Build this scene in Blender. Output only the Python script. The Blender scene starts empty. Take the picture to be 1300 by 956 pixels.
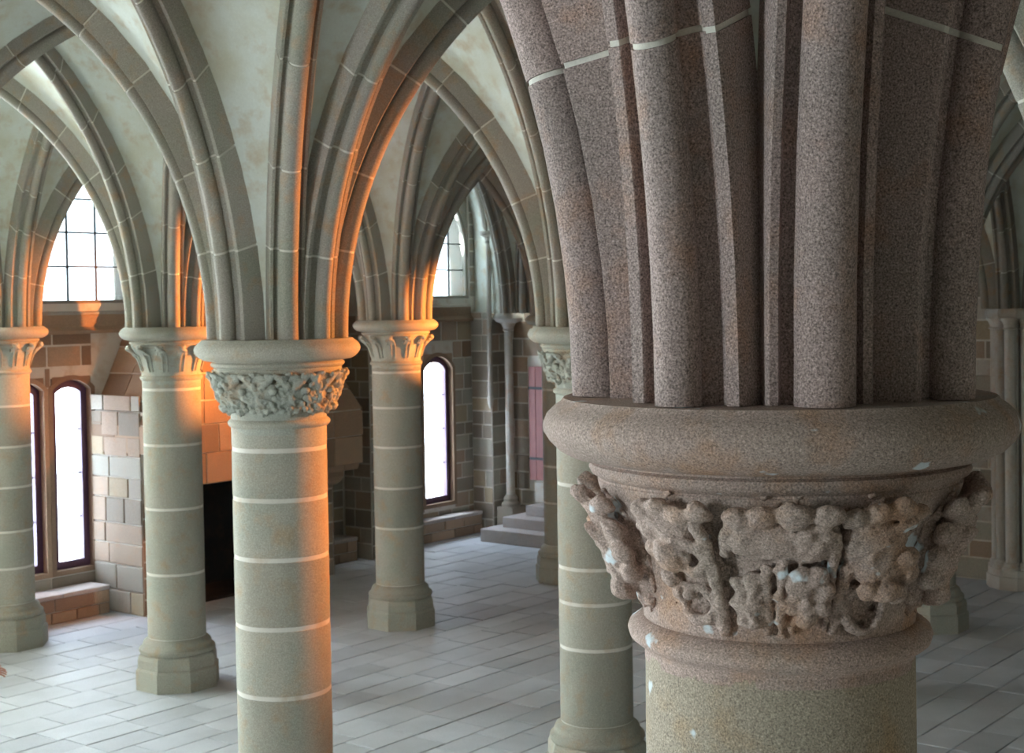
import bpy, math, random
import numpy as np
from mathutils import Matrix, Vector

scene = bpy.context.scene
col = scene.collection
rnd = random.Random(7)
PI = math.pi

# ------------------------------------------------------------------ camera
UX, VY = 4.009, 6.253            # column spacing along the hall and across it
CAM = Vector((-3.4358, -1.8452, 4.6249))
YAW, PITCH, ROLL, FPX = 0.6694, -0.02779, -0.01613, 1869.92
F = Vector((math.cos(PITCH) * math.cos(YAW), math.cos(PITCH) * math.sin(YAW), math.sin(PITCH)))
R0 = Vector((math.sin(YAW), -math.cos(YAW), 0))
U0 = R0.cross(F)
RT = R0 * math.cos(ROLL) + U0 * math.sin(ROLL)
UP = -R0 * math.sin(ROLL) + U0 * math.cos(ROLL)
cam_data = bpy.data.cameras.new('camera')
cam = bpy.data.objects.new('camera', cam_data)
col.objects.link(cam)
m = Matrix((RT, UP, -F)).transposed().to_4x4()
m.translation = CAM
cam.matrix_world = m
cam_data.sensor_width = 36.0
cam_data.sensor_fit = 'HORIZONTAL'
cam_data.lens = FPX / 1300 * 36
cam_data.shift_y = -45 / 1300
cam_data.clip_start = 0.05
cam_data.clip_end = 300
cam_data.dof.use_dof = True
cam_data.dof.focus_distance = 3.5
cam_data.dof.aperture_fstop = 12.0
scene.camera = cam

# ------------------------------------------------------------------ view, sky, lights
scene.view_settings.view_transform = 'Standard'
scene.view_settings.look = 'None'
scene.view_settings.gamma = 1.0
scene.view_settings.use_curve_mapping = False
scene.view_settings.exposure = 0.62
scene.cycles.use_denoising = True
scene.cycles.max_bounces = 10
scene.cycles.diffuse_bounces = 5
scene.cycles.glossy_bounces = 3
scene.cycles.transparent_max_bounces = 8
scene.cycles.sample_clamp_indirect = 8.0

SKY = 36.0
world = bpy.data.worlds.new('overcast_sky')
scene.world = world
world.use_nodes = True
wn = world.node_tree.nodes
wn['Background'].inputs['Color'].default_value = (0.83, 0.96, 1.0, 1)
wn['Background'].inputs['Strength'].default_value = SKY


def portal(cx, cz, w, h, axis='N', at=17.75, name='window_daylight'):
    ld = bpy.data.lights.new(name, 'AREA')
    ld.shape = 'RECTANGLE'
    ld.size, ld.size_y = w, h
    ld.cycles.is_portal = True
    o = bpy.data.objects.new(name, ld)
    if axis == 'N':
        o.location = (cx, at, cz)
        o.rotation_euler = (-PI / 2, 0, 0)
    else:
        o.location = (at, cx, cz)
        o.rotation_euler = (PI / 2, 0, -PI / 2)
    col.objects.link(o)


def spot(name, loc, target, power, angle, blend=0.8, size=0.06, color=(1.0, 0.30, 0.06)):
    ld = bpy.data.lights.new(name, 'SPOT')
    ld.energy = power
    ld.color = color
    ld.spot_size = math.radians(angle)
    ld.spot_blend = blend
    ld.shadow_soft_size = size
    o = bpy.data.objects.new(name, ld)
    o.location = loc
    d = Vector(target) - Vector(loc)
    o.rotation_euler = d.to_track_quat('-Z', 'Y').to_euler()
    col.objects.link(o)


# ------------------------------------------------------------------ node materials
def new_mat(name):
    mt = bpy.data.materials.new(name)
    mt.use_nodes = True
    nt = mt.node_tree
    b = nt.nodes['Principled BSDF']
    return mt, nt, b


def nd(nt, kind, **kw):
    n = nt.nodes.new(kind)
    for k, v in kw.items():
        if k in n.inputs:
            n.inputs[k].default_value = v
        else:
            setattr(n, k, v)
    return n


def ramp(nt, fac, stops):
    r = nt.nodes.new('ShaderNodeValToRGB')
    e = r.color_ramp.elements
    while len(e) < len(stops):
        e.new(0.5)
    for el, (p, c) in zip(e, stops):
        el.position = p
        el.color = c if len(c) == 4 else (*c, 1)
    nt.links.new(fac, r.inputs[0])
    return r.outputs[0]


def mix(nt, fac, a, b, mode='MIX'):
    n = nt.nodes.new('ShaderNodeMix')
    n.data_type = 'RGBA'
    n.blend_type = mode
    for sock, v in ((n.inputs[0], fac), (n.inputs[6], a), (n.inputs[7], b)):
        if isinstance(v, bpy.types.NodeSocket):
            nt.links.new(v, sock)
        elif isinstance(v, (int, float)):
            sock.default_value = v
        else:
            sock.default_value = (*v, 1)
    return n.outputs[2]


def noise(nt, pos, scale, detail=3.0, rough=0.55, stretch=None):
    if stretch:
        mp = nt.nodes.new('ShaderNodeVectorMath')
        mp.operation = 'MULTIPLY'
        nt.links.new(pos, mp.inputs[0])
        mp.inputs[1].default_value = stretch
        pos = mp.outputs[0]
    n = nd(nt, 'ShaderNodeTexNoise', Scale=scale, Detail=detail, Roughness=rough)
    nt.links.new(pos, n.inputs['Vector'])
    return n.outputs['Fac']


def stone(name, base, stain1, stain2, speck=0.5, grain=170.0, rough=0.85, vary=0.35,
          bump=0.25, lichen=None, tints=None, spec=0.25):
    """granite: mottled base, coloured stains, fine dark and light grains, per-piece tint"""
    mt, nt, b = new_mat(name)
    geo = nt.nodes.new('ShaderNodeNewGeometry')
    pos = geo.outputs['Position']
    info = nt.nodes.new('ShaderNodeObjectInfo')
    c = mix(nt, ramp(nt, noise(nt, pos, 2.3, 4), [(0.42, (0, 0, 0)), (0.66, (1, 1, 1))]), base, stain1)
    c = mix(nt, ramp(nt, noise(nt, pos, 5.1, 5, 0.6), [(0.52, (0, 0, 0)), (0.72, (1, 1, 1))]), c, stain2)
    if tints:
        st = [(k / len(tints), t) for k, t in enumerate(tints)]
        tr = nt.nodes.new('ShaderNodeValToRGB')
        tr.color_ramp.interpolation = 'CONSTANT'
        e = tr.color_ramp.elements
        while len(e) < len(st):
            e.new(0.5)
        for el, (p, cc) in zip(e, st):
            el.position = p
            el.color = (*cc, 1)
        nt.links.new(info.outputs['Random'], tr.inputs[0])
        c = mix(nt, 0.65, c, tr.outputs[0])
    # per piece lightness
    lv = nt.nodes.new('ShaderNodeMapRange')
    lv.inputs['To Min'].default_value = 1 - vary * 0.6
    lv.inputs['To Max'].default_value = 1 + vary * 0.5
    nt.links.new(info.outputs['Random'], lv.inputs['Value'])
    c = mix(nt, 1.0, c, lv.outputs[0], 'MULTIPLY')
    g = noise(nt, pos, grain, 2, 0.7)
    gr = ramp(nt, g, [(0.30, (0.18, 0.17, 0.17)), (0.46, (0.72, 0.71, 0.7)), (0.58, (1.05, 1.03, 1.02)), (0.72, (1.75, 1.72, 1.7))])
    c = mix(nt, speck, c, mix(nt, 1.0, c, gr, 'MULTIPLY'))
    if lichen:
        lf = ramp(nt, noise(nt, pos, 9.0, 3, 0.5), [(0.66, (0, 0, 0)), (0.70, (1, 1, 1))])
        c = mix(nt, lf, c, lichen)
    nt.links.new(c, b.inputs['Base Color'])
    b.inputs['Roughness'].default_value = rough
    b.inputs['Specular IOR Level'].default_value = spec
    bm = nt.nodes.new('ShaderNodeBump')
    bm.inputs['Strength'].default_value = bump
    bm.inputs['Distance'].default_value = 0.004
    md = nt.nodes.new('ShaderNodeMath')
    md.operation = 'ADD'
    nt.links.new(g, md.inputs[0])
    nt.links.new(noise(nt, pos, 24, 4, 0.6), md.inputs[1])
    nt.links.new(md.outputs[0], bm.inputs['Height'])
    nt.links.new(bm.outputs[0], b.inputs['Normal'])
    return mt


M = {}
M['near'] = stone('pink_granite', (.42, .325, .305), (.36, .295, .275), (.44, .28, .215), speck=.9, grain=190, bump=.5, vary=.2)
M['near_cap'] = stone('carved_granite', (.45, .345, .305), (.40, .33, .285), (.45, .28, .19), speck=.7, grain=190, bump=.55, vary=.15, lichen=(.62, .68, .72))
M['shaft'] = stone('green_grey_granite', (.43, .41, .345), (.38, .39, .33), (.44, .355, .25), speck=.4, grain=120, bump=.25, vary=.22)
M['near_shaft'] = stone('buff_granite', (.42, .36, .285), (.38, .335, .265), (.43, .32, .21), speck=.7, grain=190, bump=.5, vary=.1, lichen=(.62, .68, .72))
M['cap'] = stone('pale_carved_stone', (.46, .47, .41), (.40, .43, .38), (.40, .29, .19), speck=.35, grain=120, bump=.4, vary=.15)
M['rib'] = stone('rib_granite', (.37, .34, .30), (.33, .33, .27), (.42, .30, .20), speck=.45, grain=130, bump=.3, vary=.3)
M['wall'] = stone('wall_granite', (.38, .33, .26), (.32, .30, .24), (.42, .28, .18), speck=.3, grain=90, bump=.4, vary=.55,
                  tints=[(.50, .44, .36), (.40, .37, .31), (.56, .46, .31), (.48, .36, .27), (.44, .44, .38), (.33, .31, .27)])
M['wall_brown'] = stone('brown_masonry', (.34, .23, .16), (.28, .21, .15), (.42, .25, .15), speck=.3, grain=90, bump=.45, vary=.5,
                        tints=[(.44, .31, .22), (.36, .26, .18), (.50, .37, .26), (.32, .24, .17)])
M['wall_pale'] = stone('pale_masonry', (.55, .53, .48), (.50, .46, .40), (.50, .38, .28), speck=.25, grain=90, bump=.35, vary=.35)
M['mortar'] = stone('lime_mortar', (.74, .72, .66), (.66, .64, .57), (.60, .52, .42), speck=.12, grain=160, bump=.3, vary=.05)
M['plaster'] = stone('lime_plaster', (.65, .69, .635), (.57, .57, .46), (.53, .46, .34), speck=.06, grain=60, bump=.12, vary=0)
M['step'] = stone('step_granite', (.50, .45, .42), (.46, .43, .41), (.48, .40, .34), speck=.3, grain=110, bump=.25, vary=.1)
M['soot'] = stone('sooty_stone', (.030, .026, .024), (.02, .02, .02), (.05, .035, .025), speck=.2, grain=90, bump=.4, vary=.3)


def floor_mat():
    mt, nt, b = new_mat('worn_flagstone')
    geo = nt.nodes.new('ShaderNodeNewGeometry')
    pos = geo.outputs['Position']
    info = nt.nodes.new('ShaderNodeObjectInfo')
    c = mix(nt, ramp(nt, noise(nt, pos, 1.3, 4), [(0.4, (0, 0, 0)), (0.65, (1, 1, 1))]), (.58, .60, .625), (.50, .52, .54))
    lv = nt.nodes.new('ShaderNodeMapRange')
    lv.inputs['To Min'].default_value = .85
    lv.inputs['To Max'].default_value = 1.12
    nt.links.new(info.outputs['Random'], lv.inputs['Value'])
    c = mix(nt, 1.0, c, lv.outputs[0], 'MULTIPLY')
    g = noise(nt, pos, 90, 3, .7)
    c = mix(nt, .3, c, mix(nt, 1.0, c, ramp(nt, g, [(.3, (.4, .4, .4)), (.7, (1.4, 1.4, 1.4))]), 'MULTIPLY'))
    nt.links.new(c, b.inputs['Base Color'])
    rr = nt.nodes.new('ShaderNodeMapRange')
    rr.inputs['To Min'].default_value = .42
    rr.inputs['To Max'].default_value = .68
    nt.links.new(noise(nt, pos, 3.5, 4), rr.inputs['Value'])
    nt.links.new(rr.outputs[0], b.inputs['Roughness'])
    bm = nt.nodes.new('ShaderNodeBump')
    bm.inputs['Strength'].default_value = .25
    bm.inputs['Distance'].default_value = .004
    nt.links.new(noise(nt, pos, 30, 4, .6), bm.inputs['Height'])
    nt.links.new(bm.outputs[0], b.inputs['Normal'])
    return mt


M['floor'] = floor_mat()


def simple(name, color, rough=.5, grain=None, metallic=0.0):
    mt, nt, b = new_mat(name)
    if grain:
        geo = nt.nodes.new('ShaderNodeNewGeometry')
        f = noise(nt, geo.outputs['Position'], grain, 4, .6, (6, 6, 1))
        c = mix(nt, f, tuple(x * .65 for x in color), tuple(min(1, x * 1.3) for x in color))
        nt.links.new(c, b.inputs['Base Color'])
    else:
        b.inputs['Base Color'].default_value = (*color, 1)
    b.inputs['Roughness'].default_value = rough
    b.inputs['Metallic'].default_value = metallic
    return mt


M['frame'] = simple('purple_brown_painted_wood', (.095, .042, .085), .45, 9)
M['door'] = simple('red_painted_wood', (.36, .13, .12), .5, 7)
M['lead'] = simple('dark_lead', (.05, .05, .06), .5, 30)
M['iron'] = simple('black_iron', (.02, .02, .022), .5, 40)


def glass_mat(name, tint):
    mt = bpy.data.materials.new(name)
    mt.use_nodes = True
    nt = mt.node_tree
    nt.nodes.clear()
    out = nt.nodes.new('ShaderNodeOutputMaterial')
    tr = nt.nodes.new('ShaderNodeBsdfTransparent')
    tr.inputs[0].default_value = (*tint, 1)
    gl = nt.nodes.new('ShaderNodeBsdfGlossy')
    gl.inputs['Roughness'].default_value = .05
    mx = nt.nodes.new('ShaderNodeMixShader')
    mx.inputs[0].default_value = .05
    nt.links.new(tr.outputs[0], mx.inputs[1])
    nt.links.new(gl.outputs[0], mx.inputs[2])
    nt.links.new(mx.outputs[0], out.inputs[0])
    return mt


M['glass'] = glass_mat('window_glass', (.62, .63, .68))
M['leaded_glass'] = glass_mat('old_leaded_glass', (.27, .28, .29))


# ------------------------------------------------------------------ mesh helpers
def mesh(name, verts, faces, mat, smooth=False, sharp=None):
    me = bpy.data.meshes.new(name)
    me.from_pydata([tuple(v) for v in verts], [], faces)
    me.materials.append(mat)
    if smooth:
        me.polygons.foreach_set('use_smooth', [True] * len(me.polygons))
        if sharp:
            me.set_sharp_from_angle(angle=math.radians(sharp))
    me.update()
    return me


def link(name, me, parent=None, loc=None, rotz=None, kind=None, scale=None):
    o = bpy.data.objects.new(name, me)
    col.objects.link(o)
    if parent is not None:
        o.parent = parent
    if loc is not None:
        o.location = loc
    if rotz is not None:
        o.rotation_euler = (0, 0, rotz)
    if scale is not None:
        o.scale = scale
    if kind:
        o['kind'] = kind
    return o


def empty(name, loc=(0, 0, 0), rotz=0.0, parent=None):
    o = link(name, None, parent, loc, rotz)
    o.empty_display_size = 0.2
    return o


def tag(o, label, cat, group=None):
    o['label'] = label
    o['category'] = cat
    if group:
        o['group'] = group
    return o


class MB:
    def __init__(s):
        s.v, s.f = [], []

    def add(s, vs, fs):
        n = len(s.v)
        s.v += [tuple(v) for v in vs]
        s.f += [tuple(i + n for i in f) for f in fs]
        return s

    def box(s, x0, x1, y0, y1, z0, z1):
        return s.add([(x0, y0, z0), (x1, y0, z0), (x1, y1, z0), (x0, y1, z0), (x0, y0, z1), (x1, y0, z1), (x1, y1, z1), (x0, y1, z1)],
                     [(0, 3, 2, 1), (4, 5, 6, 7), (0, 1, 5, 4), (1, 2, 6, 5), (2, 3, 7, 6), (3, 0, 4, 7)])

    def chbox(s, x0, x1, y0, y1, z0, z1, c=.012):
        """box with all vertical and horizontal edges chamfered (convex, 24 verts)"""
        vs, idx = [], {}
        for ix, x in ((0, x0), (1, x1)):
            for iy, y in ((0, y0), (1, y1)):
                for iz, z in ((0, z0), (1, z1)):
                    sx, sy, sz = (1, -1)[ix], (1, -1)[iy], (1, -1)[iz]
                    for a in range(3):
                        idx[ix, iy, iz, a] = len(vs)
                        vs.append((x + (0 if a == 0 else sx * c), y + (0 if a == 1 else sy * c), z + (0 if a == 2 else sz * c)))
        fs = []

        def q(keys):
            fs.append(tuple(idx[k] for k in keys))
        ring = [(0, 0), (1, 0), (1, 1), (0, 1)]
        for e in (0, 1):
            q([(e, a, b, 0) for a, b in ring])
            q([(a, e, b, 1) for a, b in ring])
            q([(a, b, e, 2) for a, b in ring])
        for a in (0, 1):
            for b in (0, 1):
                q([(a, b, 0, 0), (a, b, 1, 0), (a, b, 1, 1), (a, b, 0, 1)])
                q([(a, 0, b, 0), (a, 1, b, 0), (a, 1, b, 2), (a, 0, b, 2)])
                q([(0, a, b, 1), (1, a, b, 1), (1, a, b, 2), (0, a, b, 2)])
                for d in (0, 1):
                    if (a, b, d) is not None:
                        pass
        for a in (0, 1):
            for b in (0, 1):
                for d in (0, 1):
                    q([(a, b, d, 0), (a, b, d, 1), (a, b, d, 2)])
        return s.add(vs, fs)

    def prism(s, pts, z0, z1):
        n = len(pts)
        vs = [(x, y, z0) for x, y in pts] + [(x, y, z1) for x, y in pts]
        fs = [tuple(range(n - 1, -1, -1)), tuple(range(n, 2 * n))]
        fs += [(i, (i + 1) % n, n + (i + 1) % n, n + i) for i in range(n)]
        return s.add(vs, fs)

    def lathe(s, prof, n=48, a0=0.0, cap=True, wob=None):
        vs, fs = [], []
        for r, z in prof:
            for k in range(n):
                a = a0 + 2 * PI * k / n
                rr = r if wob is None else r + wob(a, z)
                vs.append((rr * math.cos(a), rr * math.sin(a), z))
        for i in range(len(prof) - 1):
            for k in range(n):
                k2 = (k + 1) % n
                fs.append((i * n + k, i * n + k2, (i + 1) * n + k2, (i + 1) * n + k))
        if cap:
            fs.append(tuple(range(n - 1, -1, -1)))
            L = (len(prof) - 1) * n
            fs.append(tuple(range(L, L + n)))
        return s.add(vs, fs)

    def mesh(s, name, mat, smooth=False, sharp=None):
        import bmesh
        me = mesh(name, s.v, s.f, mat, False)
        bm = bmesh.new()
        bm.from_mesh(me)
        bmesh.ops.recalc_face_normals(bm, faces=bm.faces)
        bm.to_mesh(me)
        bm.free()
        if smooth:
            me.polygons.foreach_set('use_smooth', [True] * len(me.polygons))
            if sharp:
                me.set_sharp_from_angle(angle=math.radians(sharp))
        return me


def project(P):
    d = Vector(P) - CAM
    z = d.dot(F)
    if z < .1:
        return None
    return 650 + FPX * d.dot(RT) / z, 433 - FPX * d.dot(UP) / z, z


# ------------------------------------------------------------------ levels
Z0 = 4.282                 # middle of the round abacus
ZS = Z0 + .088             # its flat top, where the ribs spring
RISE = 3.2
RS = .53                   # distance of the rib's lowest roll from the column axis at the springing
XW, XE, YS_, YN = -8.35, 19.75, -4.0, 17.2
xs = [-8.02, -UX, 0, UX, 2 * UX, 3 * UX, 4 * UX, 19.5]
ys = [-3.65, 0, VY, 2 * VY, 16.1]

# ------------------------------------------------------------------ vault
def rib_profile(wide, inset=0.0):
    """closed rib section (across, depth): bottom roll, wide hollow, fillet, body"""
    i = inset
    if wide:
        r0, tail = .056, [(.050, .098), (.064, .113), (.086, .118), (.106, .108), (.112, .086), (.116, .082), (.147, .082), (.152, .090), (.152, .36)]
    else:
        r0, tail = .071, [(.058, .122), (.070, .134), (.086, .134), (.096, .112), (.100, .104), (.121, .104), (.126, .112), (.126, .36)]
    half = []
    for k in range(8):
        a = -PI / 2 + k * (PI / 2 + .75) / 7
        half.append((r0 * math.cos(a), r0 + r0 * math.sin(a)))
    half += tail
    pts = [(-x, d) for x, d in reversed(half[1:])] + half
    if i:
        n = len(pts)
        out = []
        for k, (x, d) in enumerate(pts):
            p, q = pts[(k - 1) % n], pts[(k + 1) % n]
            e1 = Vector((x - p[0], d - p[1])).normalized()
            e2 = Vector((q[0] - x, q[1] - d)).normalized()
            b = Vector((-e1.y - e2.y, e1.x + e2.x))
            b = b / max(.5, b.dot(Vector((-e1.y, e1.x))))
            out.append((x + b.x * i, d + b.y * i))
        pts = out
    return pts


def arch_params(a):
    h = a - RS
    R = (RISE * RISE + h * h) / (2 * h)
    return R, RS + R


def arch_pt(a, d, t):
    R, c = arch_params(a)
    ph = math.acos(max(-1, min(1, (c - a) / (R + d)))) * t
    return c - (R + d) * math.cos(ph), (R + d) * math.sin(ph)


_cache = {}


def rib_piece(a, t0, t1, prof, mat, seg, name):
    key = (round(a, 3), round(t0, 4), round(t1, 4), mat.name, name, prof[0], len(prof))
    if key in _cache:
        return _cache[key]
    vs, fs = [], []
    n = len(prof)
    for s in range(seg + 1):
        t = t0 + (t1 - t0) * s / seg
        for x, d in prof:
            p, z = arch_pt(a, d, t)
            vs.append((p, x, z))
    for s in range(seg):
        for k in range(n):
            k2 = (k + 1) % n
            fs.append((s * n + k, s * n + k2, (s + 1) * n + k2, (s + 1) * n + k))
    fs.append(tuple(range(n - 1, -1, -1)))
    fs.append(tuple(range(seg * n, seg * n + n)))
    mb = MB()
    mb.add(vs, fs)
    me = mb.mesh(name, mat, True, 38)
    _cache[key] = me
    return me


ceiling_v = MB()
NS = 14
WEBD = .195


def cell(S, P, C):
    """web between the half arch S->P and the half diagonal S->C"""
    S, P, C = Vector((*S, 0)), Vector((*P, 0)), Vector((*C, 0))
    la, lb = (P - S).length, (C - S).length
    vs, fs = [], []
    NW = 6
    for i in range(NS + 1):
        t = i / NS
        pa, za = arch_pt(la, WEBD, t)
        pb, zb = arch_pt(lb, WEBD, t)
        A = S + (P - S) * (pa / la) + Vector((0, 0, ZS + za))
        B = S + (C - S) * (pb / lb) + Vector((0, 0, ZS + zb))
        for j in range(NW + 1):
            w = j / NW
            q = A.lerp(B, w)
            q.z += .10 * math.sin(PI * w) * t      # slight doming of the web
            vs.append(q)
    for i in range(NS):
        for j in range(NW):
            k = i * (NW + 1) + j
            fs.append((k, k + 1, k + NW + 2, k + NW + 1))
    ceiling_v.add(vs, fs)


def wall_arch(S, P, out):
    S, P, out = Vector((*S, 0)), Vector((*P, 0)), Vector((*out, 0))
    la = (P - S).length
    vs, fs = [], []
    for i in range(NS + 1):
        pa, za = arch_pt(la, WEBD, i / NS)
        A = S + (P - S) * (pa / la) + Vector((0, 0, ZS + za))
        vs += [A, A + out]
    for i in range(NS):
        fs.append((2 * i, 2 * i + 1, 2 * i + 3, 2 * i + 2))
    ceiling_v.add(vs, fs)


def wall_vault(S, P, out, foot):
    """embrasure vault from the wall rib back to a stilted, wider arch on the wall"""
    S, P, out = Vector((*S, 0)), Vector((*P, 0)), Vector((*out, 0))
    la = (P - S).length
    vs, fs = [], []
    h1, top = 1.55, RISE + .5
    b, hh = la - foot, top - h1
    Rr = (hh * hh + b * b) / (2 * b)
    pm = math.acos(max(-1, min(1, (Rr - b) / Rr)))
    for i in range(NS + 1):
        t = i / NS
        pa, za = arch_pt(la, WEBD, t)
        if t < .4:
            pb, zb = foot, h1 * t / .4
        else:
            u = (t - .4) / .6
            pb, zb = foot + Rr - Rr * math.cos(pm * u), h1 + Rr * math.sin(pm * u)
        A = S + (P - S) * (pa / la) + Vector((0, 0, ZS + za))
        B = S + (P - S) * (pb / la) + out + Vector((0, 0, ZS + zb))
        vs += [A, B]
    for i in range(NS):
        fs.append((2 * i, 2 * i + 1, 2 * i + 3, 2 * i + 2))
    ceiling_v.add(vs, fs)


ribs = set()
for i in range(len(xs) - 1):
    for j in range(len(ys) - 1):
        x0, x1, y0, y1 = xs[i], xs[i + 1], ys[j], ys[j + 1]
        cx, cy = (x0 + x1) / 2, (y0 + y1) / 2
        for sx, sy in ((x0, y0), (x1, y0), (x0, y1), (x1, y1)):
            cell((sx, sy), (cx, sy), (cx, cy))
            cell((sx, sy), (sx, cy), (cx, cy))
            ribs.add(((sx, sy), (cx, sy)))
            ribs.add(((sx, sy), (sx, cy)))
            ribs.add(((sx, sy), (cx, cy)))
for i in range(len(xs) - 1):
    c = (xs[i] + xs[i + 1]) / 2
    for s in (xs[i], xs[i + 1]):
        wall_vault((s, ys[-1]), (c, ys[-1]), (0, 1.14), .05 if s == xs[-1] else .40)
        wall_arch((s, ys[0]), (c, ys[0]), (0, -.6))
for j in range(len(ys) - 1):
    c = (ys[j] + ys[j + 1]) / 2
    for s in (ys[j], ys[j + 1]):
        wall_arch((xs[-1], s), (xs[-1], c), (.5, 0))
        wall_arch((xs[0], s), (xs[0], c), (-.6, 0))
ceiling = link('ceiling', ceiling_v.mesh('ceiling', M['plaster'], True, 50), kind='structure')
ceiling['label'] = 'pale plastered rib vault with moulded granite ribs'

nv = 0
for (S, P) in sorted(ribs):
    S2, P2 = Vector(S), Vector(P)
    a = (P2 - S2).length
    ang = math.atan2(P2.y - S2.y, P2.x - S2.x)
    vis = False
    for t in (0, .15, .3, .45, .6, .75, .9, 1):
        p, z = arch_pt(a, 0, t)
        q = S2 + (P2 - S2) * (p / a)
        pr = project((q.x, q.y, ZS + z))
        if pr and -160 < pr[0] < 1460 and -160 < pr[1] < 1000:
            vis = True
    mat = M['near'] if S == (0, 0) else M['rib']
    wide = abs(math.sin(2 * ang)) < .1
    PROF, CORE = rib_profile(wide), rib_profile(wide, .006)
    if not vis:
        o = link('vault_rib', rib_piece(a, 0, 1, PROF, M['rib'], 10, 'vault_rib'), ceiling, (S[0], S[1], ZS), ang)
        continue
    core = link('vault_rib', rib_piece(a, 0, 1, CORE, M['mortar'], 18, 'vault_rib'), ceiling, (S[0], S[1], ZS), ang)
    R, c = arch_params(a)
    L = R * math.acos(max(-1, min(1, (c - a) / R)))
    rr = random.Random(int(a * 1000) + (17 if S == (0, 0) else 0))
    n = max(4, round(L / .62))
    cuts = [0] + [(k + rr.uniform(-.12, .12)) / n for k in range(1, n)] + [1]
    if S == (0, 0):
        j0 = 1.45 if abs(ang + PI - math.atan2(VY, UX)) < .3 or ang < -1.8 and ang > -2.6 else .83
        cuts = [0, j0 / L] + [q for q in cuts[2:] if q > j0 / L + .1]
    g = .0075 / L
    for k in range(len(cuts) - 1):
        link('voussoir', rib_piece(a, cuts[k] + (g if k else 0), cuts[k + 1] - g, PROF, mat, 5, 'voussoir'), core)
        nv += 1
# round bosses where the diagonal ribs cross
boss = MB().lathe([(.02, -.06), (.12, -.05), (.19, 0), (.2, .06), (.2, .2)], 24).mesh('boss', M['rib'], True, 50)
for i in range(1, len(xs) - 1):
    for j in range(len(ys) - 1):
        link('boss', boss, ceiling, ((xs[i] + xs[i + 1]) / 2, (ys[j] + ys[j + 1]) / 2, ZS + RISE - .02))
print('voussoirs', nv)

# ------------------------------------------------------------------ masonry
BLOCK = MB().chbox(0, 1, -1, 0, 0, 1, .02)
_blocks = {}


def block_mesh(mat):
    if mat.name not in _blocks:
        vs, fs = [], []
        c = .03
        # a box whose outward (-y) face is slightly inset, so the arrises read
        vs = [(0, 0, 0), (1, 0, 0), (1, 0, 1), (0, 0, 1), (0, -.75, 0), (1, -.75, 0), (1, -.75, 1), (0, -.75, 1),
              (c, -1, c * 1.5), (1 - c, -1, c * 1.5), (1 - c, -1, 1 - c * 1.5), (c, -1, 1 - c * 1.5)]
        fs = [(0, 1, 5, 4), (1, 2, 6, 5), (2, 3, 7, 6), (3, 0, 4, 7), (4, 5, 9, 8), (5, 6, 10, 9), (6, 7, 11, 10), (7, 4, 8, 11), (8, 9, 10, 11), (3, 2, 1, 0)]
        _blocks[mat.name] = mesh('stone', vs, fs, mat)
    return _blocks[mat.name]


def masonry(parent, origin, rotz, u0, u1, z0, z1, holes, pick, seed, course=(.24, .36), length=(.38, .75), proud=.010, gap=.030, name='stone'):
    """stones laid in courses on a wall face: local x along, -y towards the room"""
    r = random.Random(seed)
    z = z0
    cr, sr = math.cos(rotz), math.sin(rotz)
    cnt = 0
    while z < z1 - .04:
        h = r.uniform(*course)
        if z + h > z1 - .12:
            h = z1 - z
        segs = [(u0, u1)]
        for (a, b, c, d) in holes:
            if z + h > c + .02 and z < d - .02:
                ns = []
                for (p, q) in segs:
                    if b <= p or a >= q:
                        ns.append((p, q))
                    else:
                        if a - p > .06:
                            ns.append((p, a))
                        if q - b > .06:
                            ns.append((b, q))
                segs = ns
        for (p, q) in segs:
            u = p
            first = True
            while u < q - .03:
                w = r.uniform(*length) * (r.uniform(.4, 1) if first else 1)
                first = False
                if u + w > q - .18:
                    w = q - u
                dp = proud * r.uniform(.7, 1.3)
                lx, lz = u + gap / 2, z + gap / 2
                o = link(name, block_mesh(pick(u + w / 2, z + h / 2, r)), parent,
                         (origin[0] + lx * cr, origin[1] + lx * sr, lz), rotz, None, (w - gap, dp, h - gap))
                cnt += 1
                u += w
        z += h
    return cnt


def panel(mb, u0, u1, z0, z1, holes, f):
    """backing wall split into boxes around rectangular holes; f(u0,u1,z0,z1) adds one box"""
    us = sorted({u0, u1} | {h[0] for h in holes} | {h[1] for h in holes})
    zs = sorted({z0, z1} | {h[2] for h in holes} | {h[3] for h in holes})
    us = [u for u in us if u0 <= u <= u1]
    zs = [z for z in zs if z0 <= z <= z1]
    for a, b in zip(us, us[1:]):
        run = None
        for c, d in zip(zs, zs[1:]):
            inside = any(h[0] - 1e-6 <= a and b <= h[1] + 1e-6 and h[2] - 1e-6 <= c and d <= h[3] + 1e-6 for h in holes)
            if inside:
                if run:
                    f(a, b, run[0], run[1])
                run = None
            else:
                run = (c if run is None else run[0], d)
        if run:
            f(a, b, run[0], run[1])


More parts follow.
